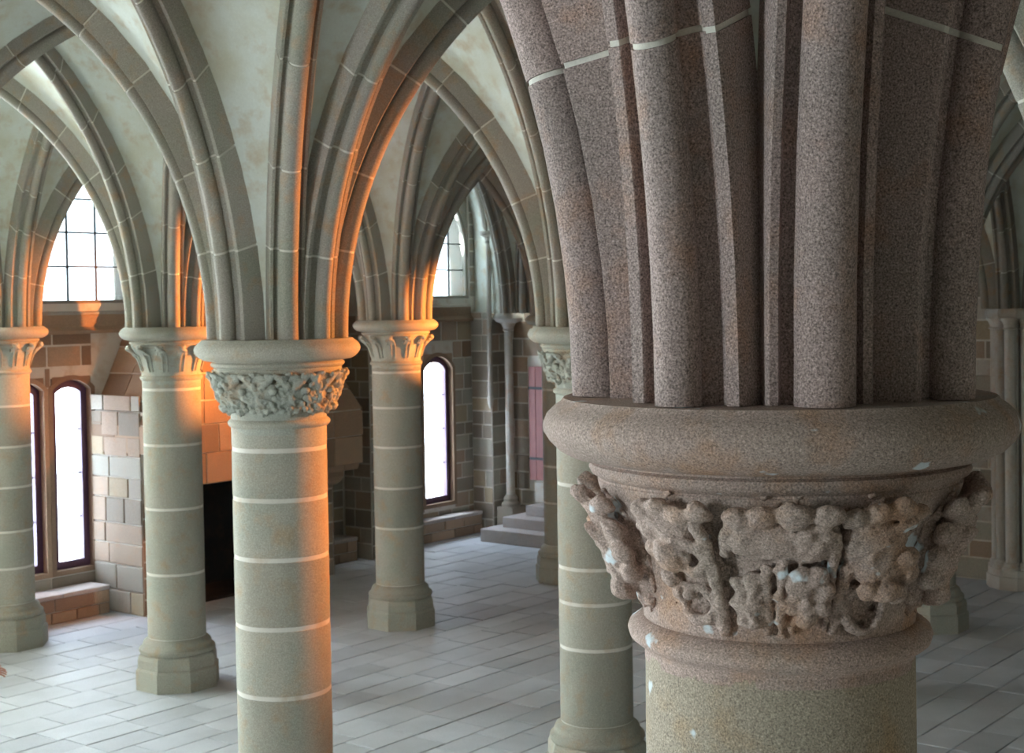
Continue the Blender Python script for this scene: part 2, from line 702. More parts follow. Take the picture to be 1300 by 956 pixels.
# windows on the north wall: (centre x, half width, sill z, spring z, apex z, kind)
LANC = [(9.055, .33, .66, 3.38, 3.53, 'lancet'), (9.87, .34, .66, 3.38, 3.53, 'lancet'), (18.27, .43, .66, 3.30, 3.55, 'lancet')]
UPPER = [(9.93, 1.14, 4.68, 5.25, 7.25, 'upper'), (18.26, 1.0, 4.68, 5.5, 7.2, 'upper')]
UNSEEN = []
for cx in (5.95, 2.0, -2.0, -6.0):
    if cx == 5.95:
        UNSEEN += [(cx, .9, 4.68, 5.2, 6.75, 'upper')]
        continue
    UNSEEN += [(cx, .9, 4.68, 5.2, 6.75, 'upper'), (cx - .42, .34, .66, 3.38, 3.53, 'lancet'), (cx + .42, .34, .66, 3.38, 3.53, 'lancet')]
holes_n = []
for (cx, hw, zs_, zp, za, k) in LANC + UPPER + UNSEEN:
    holes_n.append((round(cx - hw - .02, 3), round(cx + hw + .02, 3), zs_, za + .03))
fire_hole = (10.55, 13.85, 0.0, 1.95)

wn_mb = MB()
WT = .55
panel(wn_mb, XW - .5, XE + .6, -.1, 9.2, holes_n, lambda a, b, c, d: wn_mb.box(a, b, YN, YN + WT, c, d))
wall_n = link('wall_north', wn_mb.mesh('wall_north', M['mortar']), kind='structure')


def pick_n(u, z, r):
    if z > 3.45:
        return M['wall_brown'] if r.random() < .75 else M['wall']
    if u < 11:
        return M['wall'] if r.random() < .7 else M['wall_brown']
    return M['wall']


# window bay beside the left respond, the bay right of the fireplace, and the bay of the single lancet
cnt = masonry(wall_n, (0, YN), 0, 8.45, 10.25, 0.0, 4.24, [h for h in holes_n], pick_n, 3)
cnt += masonry(wall_n, (0, YN), 0, 8.45, 11.6, 4.7, 7.6, [h for h in holes_n], lambda u, z, r: M['rib'], 4)
cnt += masonry(wall_n, (0, YN), 0, 14.15, 15.6, 0.0, 7.2, [], pick_n, 5)
cnt += masonry(wall_n, (0, YN), 0, 16.5, XE, 0.0, 4.24, [h for h in holes_n], pick_n, 8)
cnt += masonry(wall_n, (0, YN), 0, 16.5, XE, 4.7, 7.6, [h for h in holes_n], lambda u, z, r: M['rib'], 9)
print('north stones', cnt)

pier = link('wall_pier_8', MB().box(19.27, XE - .03, 16.66, YN - .03, 0, 4.4).mesh('wall_pier', M['mortar']), kind='structure')
masonry(pier, (19.27, YN - .03), -PI / 2, 0, .51, 0, 4.4, [], lambda u, z, r: M['wall'], 91, length=(.3, .6))
masonry(pier, (19.27, 16.66), 0, 0, .45, 0, 4.4, [], lambda u, z, r: M['wall'], 92, length=(.3, .6))

# string course and sloping sill under the upper windows
for (a, b, nm) in ((8.45, 11.9, 1), (16.4, 19.26, 2)):
    mb = MB()
    prof = [(YN + .05, 4.22), (YN - .10, 4.22), (YN - .12, 4.27), (YN - .05, 4.33), (YN - .05, 4.50), (YN - .03, 4.53), (YN + .3, 4.70), (YN + .3, 4.22)]
    n = len(prof)
    mb.add([(a, y, z) for y, z in prof] + [(b, y, z) for y, z in prof],
           [tuple(range(n)), tuple(range(2 * n - 1, n - 1, -1))] + [(i, (i + 1) % n, n + (i + 1) % n, n + i) for i in range(n)])
    o = link('trim_%d' % nm, mb.mesh('string_course', M['wall_brown']), kind='structure')
    mb = MB().add([(a, YN - .045, 4.54), (b, YN - .045, 4.54), (b, YN + .3, 4.715), (a, YN + .3, 4.715), (a, YN - .045, 4.50), (b, YN - .045, 4.50), (b, YN + .3, 4.60), (a, YN + .3, 4.60)],
                  [(0, 1, 2, 3), (4, 5, 1, 0), (7, 6, 5, 4), (0, 3, 7, 4), (1, 5, 6, 2), (3, 2, 6, 7)])
    link('sill_slab', mb.mesh('sill_slab', M['wall_pale']), o)


def arch_outline(hw, zs_, zp, za, n=10):
    """window outline from lower left round the head to lower right, centred on x=0"""
    pts = [(-hw, zs_)]
    h = za - zp
    if h >= hw:                                   # pointed
        R = (h * h + hw * hw) / (2 * hw)
        c = -hw + R
        pm = math.acos((R - hw) / R)
        left = [(c - R * math.cos(pm * k / n), zp + R * math.sin(pm * k / n)) for k in range(n + 1)]
    else:                                         # flat segmental
        R = (h * h + hw * hw) / (2 * h)
        zc = za - R
        a0 = math.asin(hw / R)
        left = [(-R * math.sin(a0 * (1 - k / n)), zc + R * math.cos(a0 * (1 - k / n))) for k in range(n + 1)]
    pts += left + [(-x, z) for x, z in reversed(left[:-1])] + [(hw, zs_)]
    return pts


def inset(pts, d):
    """shrink an outline whose first and last points are the sill corners"""
    n = len(pts)
    out = []
    for i, (x, z) in enumerate(pts):
        p = pts[(i - 1) % n]
        q = pts[(i + 1) % n]
        e1 = Vector((x - p[0], z - p[1])).normalized()
        e2 = Vector((q[0] - x, q[1] - z)).normalized()
        n1, n2 = Vector((e1.y, -e1.x)), Vector((e2.y, -e2.x))
        b = (n1 + n2)
        b = b / max(.35, b.dot(n1)) if b.length > 1e-6 else n1
        out.append((x + b.x * d, z + b.y * d))
    return out


def ring_mesh(name, outer, inner, y0, y1, mat):
    n = len(outer)
    vs = [(x, y0, z) for x, z in outer] + [(x, y0, z) for x, z in inner] + [(x, y1, z) for x, z in outer] + [(x, y1, z) for x, z in inner]
    fs = []
    for i in range(n):
        j = (i + 1) % n
        fs += [(i, j, n + j, n + i), (2 * n + i, 3 * n + i, 3 * n + j, 2 * n + j), (i, 2 * n + i, 2 * n + j, j), (n + i, n + j, 3 * n + j, 3 * n + i)]
    return MB().add(vs, fs).mesh(name, mat)


def spandrel(name, hw, zs_, outline, ztop, y0, y1, mat):
    """stone infill between a rectangular hole and the arched outline (upper part only)"""
    top = [(x, z) for x, z in outline]
    vs, fs = [], []
    n = len(top)
    rect = []
    for x, z in top:
        rect.append((x, ztop))
    vs = [(x, y0, z) for x, z in top] + [(x, y0, z) for x, z in rect] + [(x, y1, z) for x, z in top] + [(x, y1, z) for x, z in rect]
    for i in range(1, n - 2):
        j = i + 1
        fs += [(i, j, n + j, n + i), (2 * n + i, 3 * n + i, 3 * n + j, 2 * n + j), (i, 2 * n + i, 2 * n + j, j)]
    return MB().add(vs, fs).mesh(name, mat)


def make_window(n, w, lab):
    cx, hw, zs_, zp, za, k = w
    out = arch_outline(hw, zs_, zp, za)
    root = empty('window_%d' % n, (cx, YN, 0))
    root['kind'] = 'structure'
    root['label'] = lab
    link('window_surround', spandrel('window_surround', hw, zs_, [(x * 1.001, z) for x, z in out], za + .05, -.012 if k == 'lancet' else .02, .5, M['wall_brown'] if k == 'lancet' else M['rib']), root)
    if k == 'lancet':
        link('jamb_moulding', ring_mesh('jamb_moulding', inset(out, -.07), inset(out, .004), -.02, .10, M['wall_brown']), root)
        inn = inset(out, .105)
        f = link('window_frame', ring_mesh('window_frame', out, inn, .10, .19, M['frame']), root)
        inn2 = inset(out, .075)
        link('casement', ring_mesh('casement', inset(out, .06), inset(out, .118), .085, .15, M['frame']), f)
        zb = [inn[0][1]] + [zs_ + .1 + (za - zs_ - .2) * q for q in (.25, .5, .75)] + [za]
        xl, xr = -hw + .1, hw - .1
        for q in range(4):
            za_, zb_ = zb[q], zb[q + 1]
            if q < 3:
                me = MB().box(xl, xr, .135, .141, za_ + .006, zb_ - .006).mesh('pane', M['glass'])
                link('glazing_bar', MB().box(xl, xr, .125, .15, zb_ - .009, zb_ + .009).mesh('glazing_bar', M['lead']), root)
            else:
                pts = [(xl, za_ + .006)] + [(max(xl, min(xr, x)), z) for x, z in inn[1:-1] if z > za_ + .05] + [(xr, za_ + .006)]
                nn = len(pts)
                me = MB().add([(x, .135, z) for x, z in pts] + [(x, .141, z) for x, z in pts],
                              [tuple(range(nn)), tuple(range(2 * nn - 1, nn - 1, -1))] + [(i, (i + 1) % nn, nn + (i + 1) % nn, nn + i) for i in range(nn)]).mesh('pane', M['glass'])
            link('pane', me, root)
    else:
        inn = inset(out, .05)
        link('window_frame', ring_mesh('window_frame', out, inn, .04, .42, M['rib']), root)

        def zlim(x):
            best = zs_
            for (xa, z1), (xb, z2) in zip(inn, inn[1:]):
                if min(xa, xb) <= x <= max(xa, xb) and abs(xb - xa) > 1e-6:
                    best = max(best, z1 + (z2 - z1) * (x - xa) / (xb - xa))
            return best
        st = .515
        xsb = [k * st for k in (-3, -2, -1, 0, 1, 2, 3)]
        for x in xsb[1:6]:
            link('glazing_bar', MB().box(x - .015, x + .015, .10, .125, zs_, zlim(x)).mesh('glazing_bar', M['lead']), root)
        zr = [zs_ + .03, 5.24, 5.76, 6.27, 6.79, za]
        for z in zr[1:5]:
            xx = hw
            while xx > .02 and zlim(xx) < z:
                xx -= .01
            link('glazing_bar', MB().box(-xx, xx, .103, .122, z - .014, z + .014).mesh('glazing_bar', M['lead']), root)
        for a, b in zip(xsb, xsb[1:]):
            for c, d in zip(zr, zr[1:]):
                a2, b2 = max(a, -hw + .05), min(b, hw - .05)
                if b2 - a2 < .02:
                    continue
                top = [(x, min(d, zlim(x))) for x in np.linspace(b2, a2, 7)]
                top = [(x, z) for x, z in top if z > c + .015]
                if len(top) < 2:
                    continue
                pts = [(top[-1][0], c), (top[0][0], c)] + top
                nn = len(pts)
                me = MB().add([(x, .11, z) for x, z in pts] + [(x, .115, z) for x, z in pts],
                              [tuple(range(nn)), tuple(range(2 * nn - 1, nn - 1, -1))] + [(i, (i + 1) % nn, nn + (i + 1) % nn, nn + i) for i in range(nn)]).mesh('pane', M['leaded_glass'])
                link('pane', me, root)
    return root


labs = ['tall narrow lancet half hidden behind the wall column', 'tall narrow lancet next to the fireplace side',
        'wider single lancet above the bench by the steps', 'pointed leaded window above the paired lancets', 'pointed leaded window above the single lancet']
for n, (w, l) in enumerate(zip(LANC + UPPER, labs)):
    make_window(n + 1, w, l)
for (cx, hw, zs_, zp, za, k) in LANC + UPPER + UNSEEN:
    portal(cx, (zs_ + za) / 2, 2 * hw + .04, za - zs_, 'N', YN + WT + .03, 'window_daylight' if cx > 8.5 else 'window_north_offscreen')

# piers behind the wall columns, and the other walls
for n, x in enumerate(xs[:-1]):
    z0 = 3.0 if abs(x - 3 * UX) < .1 else 0
    pier = link('wall_pier_%d' % (n + 1), MB().box(x - .42, x + .42, 16.50, YN - .03, z0, 9.2).mesh('wall_pier', M['mortar']), kind='structure')
    if n in (4, 6):
        masonry(pier, (x - .42, 16.50), 0, 0, .84, 0, 4.4, [], lambda u, z, r: M['wall'], 60 + n, length=(.3, .6))
        masonry(pier, (x - .42, YN - .03), -PI / 2, 0, .67, 0, 4.4, [], lambda u, z, r: M['wall'], 70 + n, length=(.3, .6))
        masonry(pier, (x + .42, 16.50), PI / 2, 0, .67, 0, 4.4, [], lambda u, z, r: M['wall'], 80 + n, length=(.3, .6))

WEST_WIN = []
we = MB().box(XE, XE + .5, YS_ - .5, YN + .6, -.1, 9.2)
wall_e = link('wall_east', we.mesh('wall_east', M['mortar']), kind='structure')
mbw = MB()
holes_w = [(3.0, 4.3, 3.4, 5.9)]
panel(mbw, YS_ - .5, YN + .6, -.1, 9.2, holes_w, lambda a, b, c, d: mbw.box(XW - .5, XW, a, b, c, d))
link('wall_west', mbw.mesh('wall_west', M['wall']), kind='structure')
link('wall_south', MB().box(XW - .5, XE + .5, YS_ - .5, YS_, -.1, 9.2).mesh('wall_south', M['wall']), kind='structure')
for (a, b, c, d) in holes_w:
    ld = bpy.data.lights.new('window_west_offscreen', 'AREA')
    ld.shape = 'RECTANGLE'
    ld.size, ld.size_y = d - c, b - a
    ld.cycles.is_portal = True
    o = bpy.data.objects.new('window_west_offscreen', ld)
    o.location = (XW - .55, (a + b) / 2, (c + d) / 2)
    o.rotation_euler = (0, -PI / 2, 0)
    col.objects.link(o)


def pick_e(u, z, r):
    q = r.random()
    return M['wall_pale'] if q < .35 else M['wall']


door_y = (15.0, 16.05)
# local x runs along -y seen from the room: use rotz = -90deg, origin at (XE, YN)
cnt = masonry(wall_e, (XE, YN), -PI / 2, 0.0, 4.2, 0.0, 7.4, [(YN - 16.1, YN - 14.95, 0.95, 3.34)], pick_n, 21)
cnt += masonry(wall_e, (XE, YN), -PI / 2, 7.6, 13.2, 0.0, 5.0, [(10.6, 11.4, 0, 5)], pick_e, 23)
print('east stones', cnt)

# ------------------------------------------------------------------ floor
floor = link('floor', MB().box(XW - .4, XE + .4, YS_ - .4, YN + .4, -.25, -.012).mesh('floor', M['floor']), kind='structure')
floor['label'] = 'worn grey flagstone floor laid in staggered rows'
fv, fs_ = [], []
flag = MB().add([(0, 0, -.1), (1, 0, -.1), (1, 1, -.1), (0, 1, -.1), (0, 0, -.004), (1, 0, -.004), (1, 1, -.004), (0, 1, -.004),
                 (.012, .018, 0), (.988, .018, 0), (.988, .982, 0), (.012, .982, 0)],
                [(0, 1, 5, 4), (1, 2, 6, 5), (2, 3, 7, 6), (3, 0, 4, 7), (4, 5, 9, 8), (5, 6, 10, 9), (6, 7, 11, 10), (7, 4, 8, 11), (8, 9, 10, 11)])
flag_me = flag.mesh('flagstone', M['floor'])
rf = random.Random(12)
tiles = []
y = YS_
while y < YN:
    w = rf.choice([.40, .46, .52, .44])
    x = XW - rf.uniform(0, .6)
    while x < XE:
        L = rf.uniform(.55, 1.05)
        pr = project((x + L / 2, y + w / 2, 0))
        seen = bool(pr and -40 < pr[0] < 1340 and 560 < pr[1] < 990)
        tiles.append((seen, pr[2] if pr else 99, x, y, L, w, rf.uniform(-.004, .003)))
        x += L
    y += w
tiles.sort(key=lambda t: (not t[0], t[1]))
rest = MB()
for k, (seen, dp, x, y, L, w, dz) in enumerate(tiles):
    g = .014
    if seen and k < 300:
        link('flagstone', flag_me, floor, (x + g / 2, y + g / 2, dz), None, None, (L - g, w - g, 1))
    else:
        vs = [(x + g / 2 + a * (L - g), y + g / 2 + b * (w - g), c + dz) for a, b, c in flag.v]
        rest.add(vs, flag.f)
link('flagstones_beyond', rest.mesh('flagstones_beyond', M['floor']), floor, kind='stuff')

# ------------------------------------------------------------------ carved leaves (signed-distance sculpting)
BELL = [(-.60, .350), (-.48, .352), (-.44, .356), (-.40, .364), (-.34, .380), (-.28, .398), (-.22, .424), (-.18, .446), (-.15, .462), (-.10, .47)]
BZ = np.array([b[0] for b in BELL])
BR = np.array([b[1] for b in BELL])


def smin(a, b, k):
    h = np.clip(.5 + .5 * (b - a) / k, 0, 1)
    return b * (1 - h) + a * h - k * h * (1 - h)


def sculpt(name, prims, cuts, mat, box, step=.0055, k=.0075, taper=1.0):
    (s0, s1), (z0, z1), (n0, n1) = box
    S, Z, N = np.meshgrid(np.arange(s0, s1, step), np.arange(z0, z1, step), np.arange(n0, n1, step), indexing='ij')
    d = np.full(S.shape, 1.0)
    for p in prims:
        t = p[0]
        if t == 'e':
            _, s, z, n, rs, rz, rn = p
            q = np.sqrt(((S - s) / rs) ** 2 + ((Z - z) / rz) ** 2 + ((N - n) / rn) ** 2)
            e = (q - 1) * min(rs, rz, rn)
        elif t == 'b':
            _, s, z, n, r = p
            e = np.sqrt((S - s) ** 2 + (Z - z) ** 2 + (N - n) ** 2) - r
        elif t == 'c':
            _, a, b, ra, rb = p
            a, b = np.array(a), np.array(b)
            ab = b - a
            h = np.clip(((S - a[0]) * ab[0] + (Z - a[1]) * ab[1] + (N - a[2]) * ab[2]) / (ab @ ab), 0, 1)
            e = np.sqrt((S - a[0] - h * ab[0]) ** 2 + (Z - a[1] - h * ab[1]) ** 2 + (N - a[2] - h * ab[2]) ** 2) - (ra + (rb - ra) * h)
        else:
            _, s, z, n, R, r = p
            e = np.sqrt((np.sqrt((S - s) ** 2 + (Z - z) ** 2) - R) ** 2 + (N - n) ** 2) - r
        d = smin(d, e, k)
    for (s, z, n, r) in cuts:
        e = np.sqrt((S - s) ** 2 + (Z - z) ** 2 + ((N - n) * .7) ** 2) - r
        d = -smin(-d, e, .006)
    # chisel marks and weathering
    rs_ = np.random.RandomState(5)

    def lattice(cell):
        g = rs_.rand(64, 64, 64)
        u, v, w = (S - s0) / cell, (Z - z0) / cell, (N - n0) / cell
        iu, iv, iw = u.astype(int), v.astype(int), w.astype(int)
        fu, fv, fw = u - iu, v - iv, w - iw
        fu, fv, fw = fu * fu * (3 - 2 * fu), fv * fv * (3 - 2 * fv), fw * fw * (3 - 2 * fw)
        o = 0
        for a in (0, 1):
            for b2 in (0, 1):
                for c2 in (0, 1):
                    o = o + g[(iu + a) % 64, (iv + b2) % 64, (iw + c2) % 64] * (fu if a else 1 - fu) * (fv if b2 else 1 - fv) * (fw if c2 else 1 - fw)
        return o - .5
    d = d + .010 * lattice(.022) + .006 * lattice(.011)
    d = d + .0006 * np.sin(S * 210 + 3 * np.sin(Z * 90)) * np.sin(Z * 170 + 2 * np.sin(N * 120))
    # naive surface nets
    sg = d < 0
    nx, ny, nz = d.shape
    c = np.zeros((nx - 1, ny - 1, nz - 1), int)
    for i in (0, 1):
        for j in (0, 1):
            for l in (0, 1):
                c += sg[i:nx - 1 + i, j:ny - 1 + j, l:nz - 1 + l]
    act = (c > 0) & (c < 8)
    idx = np.full(c.shape, -1)
    ids = np.argwhere(act)
    idx[act] = np.arange(len(ids))
    acc = np.zeros((len(ids), 3))
    num = np.zeros(len(ids))
    I, J, K = ids.T
    corners = [(i, j, l) for i in (0, 1) for j in (0, 1) for l in (0, 1)]
    for a in corners:
        for ax in range(3):
            if a[ax]:
                continue
            b = list(a)
            b[ax] = 1
            da = d[I + a[0], J + a[1], K + a[2]]
            db = d[I + b[0], J + b[1], K + b[2]]
            cr = (da < 0) != (db < 0)
            t = np.where(cr, da / np.where(cr, da - db, 1), 0)
            p = np.array(a, float)[None, :] + 0 * acc
            p[:, ax] += t
            acc[cr] += p[cr]
            num[cr] += 1
    P = acc / num[:, None] + ids
    s = s0 + P[:, 0] * step
    z = z0 + P[:, 1] * step
    n = n0 + P[:, 2] * step
    faces = []
    for ax in range(3):
        o1, o2 = (ax + 1) % 3, (ax + 2) % 3
        sl0 = [slice(1, -1)] * 3
        sl0[ax] = slice(0, -1)
        sl1 = [slice(1, -1)] * 3
        sl1[ax] = slice(1, None)
        a, b = sg[tuple(sl0)], sg[tuple(sl1)]
        for flip, mask in ((False, a & ~b), (True, b & ~a)):
            e = np.argwhere(mask)
            e[:, o1] += 1
            e[:, o2] += 1
            if len(e) == 0:
                continue
            q = []
            for (u, v) in ((0, 0), (-1, 0), (-1, -1), (0, -1)):
                f = e.copy()
                f[:, o1] += u
                f[:, o2] += v
                q.append(idx[f[:, 0], f[:, 1], f[:, 2]])
            q = np.stack(q, 1)
            if flip:
                q = q[:, ::-1]
            faces.append(q)
    faces = np.concatenate(faces)
    faces = faces[(faces >= 0).all(1)]
    r = np.interp(z, BZ, BR) + n
    th = s / .42
    V = np.stack([r * np.cos(th), r * np.sin(th), z], 1)
    me = mesh(name, V.tolist(), faces.tolist(), mat, True)
    return me


def leaf_set(mat, step):
    L = {}
    b = lambda s, z, n, r: ('b', s, z, n, r)
    e = lambda s, z, n, rs, rz, rn: ('e', s, z, n, rs, rz, rn)
    cc = lambda a, bb, ra, rb: ('c', a, bb, ra, rb)
    # the seen side of each leaf: s runs to the right when looking at the column, so theta is mirrored below
    A = [e(-.008, -.295, .0, .088, .160, .020), e(-.03, -.20, .028, .062, .058, .040), b(-.075, -.165, .038, .030), b(-.086, -.215, .036, .030), b(-.086, -.266, .034, .028),
         e(-.035, -.272, .048, .046, .044, .040), ('t', .014, -.282, .048, .031, .011), cc((.048, -.195, .050), (.060, -.30, .034), .018, .015), cc((.060, -.30, .034), (.064, -.455, .008), .015, .020),
         cc((-.03, -.222, .060), (.046, -.246, .050), .012, .013), ('t', 0, -.397, .022, .043, .014), b(-.012, -.374, .038, .015),
         b(-.062, -.335, .032, .026), b(-.048, -.372, .024, .024), e(.018, -.170, .050, .036, .026, .030), b(.062, -.158, .054, .027), b(-.03, -.152, .05, .026)]
    Ac = [(.014, -.282, .080, .021), (.030, -.208, .090, .015), (.012, -.398, .050, .022), (-.055, -.238, .085, .010), (-.02, -.330, .075, .012)]
    B = [e(.005, -.30, .0, .118, .160, .017), e(.0, -.225, .026, .118, .055, .038), e(.072, -.222, .034, .056, .054, .040), e(-.07, -.215, .03, .05, .05, .036),
         cc((-.030, -.455, .006), (-.028, -.29, .042), .012, .013), cc((.004, -.455, .006), (.004, -.29, .042), .012, .013),
         e(-.070, -.375, .014, .045, .066, .036), b(-.098, -.335, .026, .022), b(-.060, -.325, .032, .024), b(-.103, -.385, .022, .022), b(-.062, -.430, .024, .022), b(-.09, -.43, .02, .02),
         e(.068, -.365, .016, .056, .064, .038), b(.050, -.312, .042, .025), b(.086, -.314, .042, .027), b(.108, -.350, .034, .025), b(.106, -.395, .030, .024), b(.068, -.418, .034, .026), b(.034, -.340, .036, .021), b(.036, -.395, .03, .02),
         ('t', .070, -.224, .064, .021, .010), cc((.085, -.185, .058), (.118, -.235, .048), .013, .014), cc((.118, -.235, .048), (.128, -.34, .020), .014, .011), cc((.128, -.34, .020), (.126, -.45, .004), .011, .010),
         cc((-.10, -.19, .045), (-.118, -.26, .034), .013, .012), b(.028, -.160, .058, .034), b(.090, -.160, .058, .031), b(-.032, -.164, .054, .030), b(-.080, -.166, .05, .028)]
    Bc = [(-.080, -.366, .062, .015), (-.078, -.424, .052, .014), (.084, -.362, .068, .019), (.046, -.378, .064, .015), (.070, -.224, .090, .012), (-.013, -.38, .040, .010), (-.052, -.240, .085, .013),
          (.034, -.284, .075, .014), (-.075, -.287, .06, .014), (.07, -.277, .078, .013), (-.005, -.193, .09, .010)]
    C_ = [e(0, -.295, .0, .086, .160, .017), e(-.012, -.235, .028, .082, .070, .050), e(.012, -.300, .042, .070, .042, .040), b(.058, -.276, .066, .030), b(.073, -.314, .064, .027),
          b(.012, -.356, .080, .032), b(.047, -.360, .070, .027), b(-.026, -.345, .068, .024), ('t', 0, -.398, .020, .056, .016), cc((-.080, -.238, .040), (.042, -.186, .066), .012, .014),
          b(-.082, -.168, .05, .025), b(-.035, -.160, .055, .028), b(.015, -.154, .058, .029), b(.06, -.17, .05, .026), cc((-.078, -.455, .004), (-.07, -.30, .03), .015, .02)]
    Cc = [(0, -.408, .055, .046), (-.042, -.262, .092, .014), (.015, -.257, .098, .014), (.030, -.345, .118, .010)]
    D = [e(0, -.30, .0, .085, .150, .028), e(0, -.295, .040, .064, .100, .046), cc((0, -.23, .055), (0, -.165, .060), .026, .022), b(0, -.148, .074, .024),
         b(.062, -.345, .048, .029), b(.066, -.290, .056, .029), b(.060, -.235, .054, .030), b(-.062, -.345, .048, .029), b(-.066, -.290, .056, .029), b(-.060, -.235, .054, .030),
         b(.03, -.185, .05, .028), b(-.03, -.185, .05, .028), cc((0, -.41, .045), (0, -.24, .088), .016, .018), b(0, -.395, .060, .030), b(.055, -.17, .045, .024), b(-.055, -.17, .045, .024)]
    Dc = [(.032, -.275, .105, .026), (-.032, -.275, .105, .026), (.030, -.345, .100, .020), (-.030, -.345, .100, .020), (.03, -.212, .095, .012), (-.03, -.212, .095, .012)]
    E_ = [cc((0, -.45, .002), (0, -.28, .018), .012, .014), cc((0, -.28, .018), (0, -.20, .045), .016, .026), b(0, -.175, .065, .032), b(.03, -.20, .05, .026), b(-.03, -.20, .05, .026),
          b(.045, -.235, .032, .02), b(-.045, -.235, .032, .02), b(.02, -.15, .05, .022), b(-.02, -.15, .05, .022), cc((.06, -.44, .0), (.062, -.25, .01), .010, .010)]
    Ec = [(.018, -.225, .075, .012), (-.02, -.222, .075, .012)]
    # dense two-tier foliage cluster
    q = random.Random(19)
    F_ = [e(0, -.30, .012, .12, .150, .040), cc((0, -.45, .01), (0, -.32, .06), .018, .02), ('t', -.05, -.385, .045, .036, .013), ('t', .05, -.385, .045, .036, .013),
          cc((-.10, -.17, .045), (-.02, -.26, .06), .022, .02), cc((.10, -.17, .045), (.02, -.26, .06), .022, .02)]
    for t in range(34):
        F_.append(b(q.uniform(-.115, .115), q.uniform(-.44, -.155), q.uniform(.040, .062), q.uniform(.014, .026)))
    Fc = [(q.uniform(-.1, .1), q.uniform(-.42, -.18), q.uniform(.08, .095), q.uniform(.012, .021)) for t in range(15)] + [(-.05, -.385, .07, .018), (.05, -.385, .07, .018), (0, -.225, .085, .022)]
    bx = ((-.14, .155), (-.475, -.105), (-.015, .145))
    for nm, pr, ct in (('A', A, Ac), ('B', B, Bc), ('C', C_, Cc), ('D', D, Dc), ('E', E_, Ec), ('F', F_, Fc)):
        # looking at the column, rightwards is +theta
        L[nm] = sculpt('leaf', pr, ct, mat, bx, step)
    return L


leaves_near = leaf_set(M['near_cap'], .0045)
leaves_far = leaf_set(M['cap'], .006)

# ------------------------------------------------------------------ columns
ABACUS = [(.30, -.170), (.440, -.175), (.458, -.160), (.466, -.140), (.468, -.128), (.462, -.122), (.470, -.116), (.484, -.108), (.490, -.096), (.486, -.084), (.474, -.078),
          (.478, -.070), (.512, -.068), (.540, -.062), (.568, -.048), (.592, -.024), (.606, .000), (.608, .018), (.598, .044), (.578, .064), (.560, .076), (.553, .086), (.30, .088)]
ASTRAGAL = [(.30, -.490), (.356, -.487), (.372, -.498), (.388, -.510), (.393, -.524), (.388, -.540), (.372, -.553), (.356, -.562), (.350, -.575), (.30, -.578)]


def wobf(amp, seed):
    r = random.Random(seed)
    ph = [r.uniform(0, 6.28) for _ in range(6)]

    def f(a, z):
        return amp * (math.sin(3 * a + ph[0]) + .7 * math.sin(7 * a + ph[1] + 9 * z) + .5 * math.sin(13 * a + ph[2] - 17 * z)) / 2
    return f


_colm = {}


def col_meshes(key, mat, capmat, hi):
    if key in _colm:
        return _colm[key]
    n = 128 if hi else 56
    w = wobf(.0025, 5)
    d = {}
    d['abacus'] = MB().lathe(ABACUS, n, wob=w).mesh('abacus', capmat if hi else mat, True, 40)
    d['bell'] = MB().lathe([(r - .002, z) for z, r in BELL], n).mesh('capital', capmat, True, 40)
    d['astragal'] = MB().lathe(ASTRAGAL, n, wob=w).mesh('astragal', capmat if hi else mat, True, 40)
    oc = [(math.cos(PI / 8 + k * PI / 4), math.sin(PI / 8 + k * PI / 4)) for k in range(8)]

    def octa(prof):
        vs, fs = [], []
        for r, z in prof:
            vs += [(r * x, r * y, z) for x, y in oc]
        for i in range(len(prof) - 1):
            for k in range(8):
                fs.append((i * 8 + k, i * 8 + (k + 1) % 8, (i + 1) * 8 + (k + 1) % 8, (i + 1) * 8 + k))
        fs.append(tuple(range(7, -1, -1)))
        L = 8 * (len(prof) - 1)
        fs.append(tuple(range(L, L + 8)))
        return MB().add(vs, fs)
    d['plinth'] = octa([(.515, 0), (.515, .235), (.50, .255), (.495, .258)]).mesh('plinth', mat)
    d['plinth_upper'] = octa([(.490, .262), (.490, .36), (.478, .40), (.462, .42)]).mesh('plinth_upper', mat)
    d['base'] = MB().lathe([(.40, .42), (.445, .425), (.458, .45), (.452, .48), (.425, .500), (.412, .515), (.408, .54), (.398, .565), (.375, .585), (.352, .60), (.33, .615)], 48).mesh('base_ring', mat, True, 40)
    d['core'] = MB().lathe([(.3445, .60), (.3445, Z0 - .57)], n).mesh('mortar_core', M['mortar'], True, 40)
    _colm[key] = d
    return d


_drum = {}


def drum(mat, h, n, seed):
    k = (mat.name, round(h, 3), n)
    if k not in _drum:
        w = wobf(.0015, seed)
        c = .004
        _drum[k] = MB().lathe([(.343, 0), (.3475, c), (.3485, h * .5), (.3475, h - c), (.343, h)], n, wob=w).mesh('drum', mat, True, 40)
    return _drum[k]


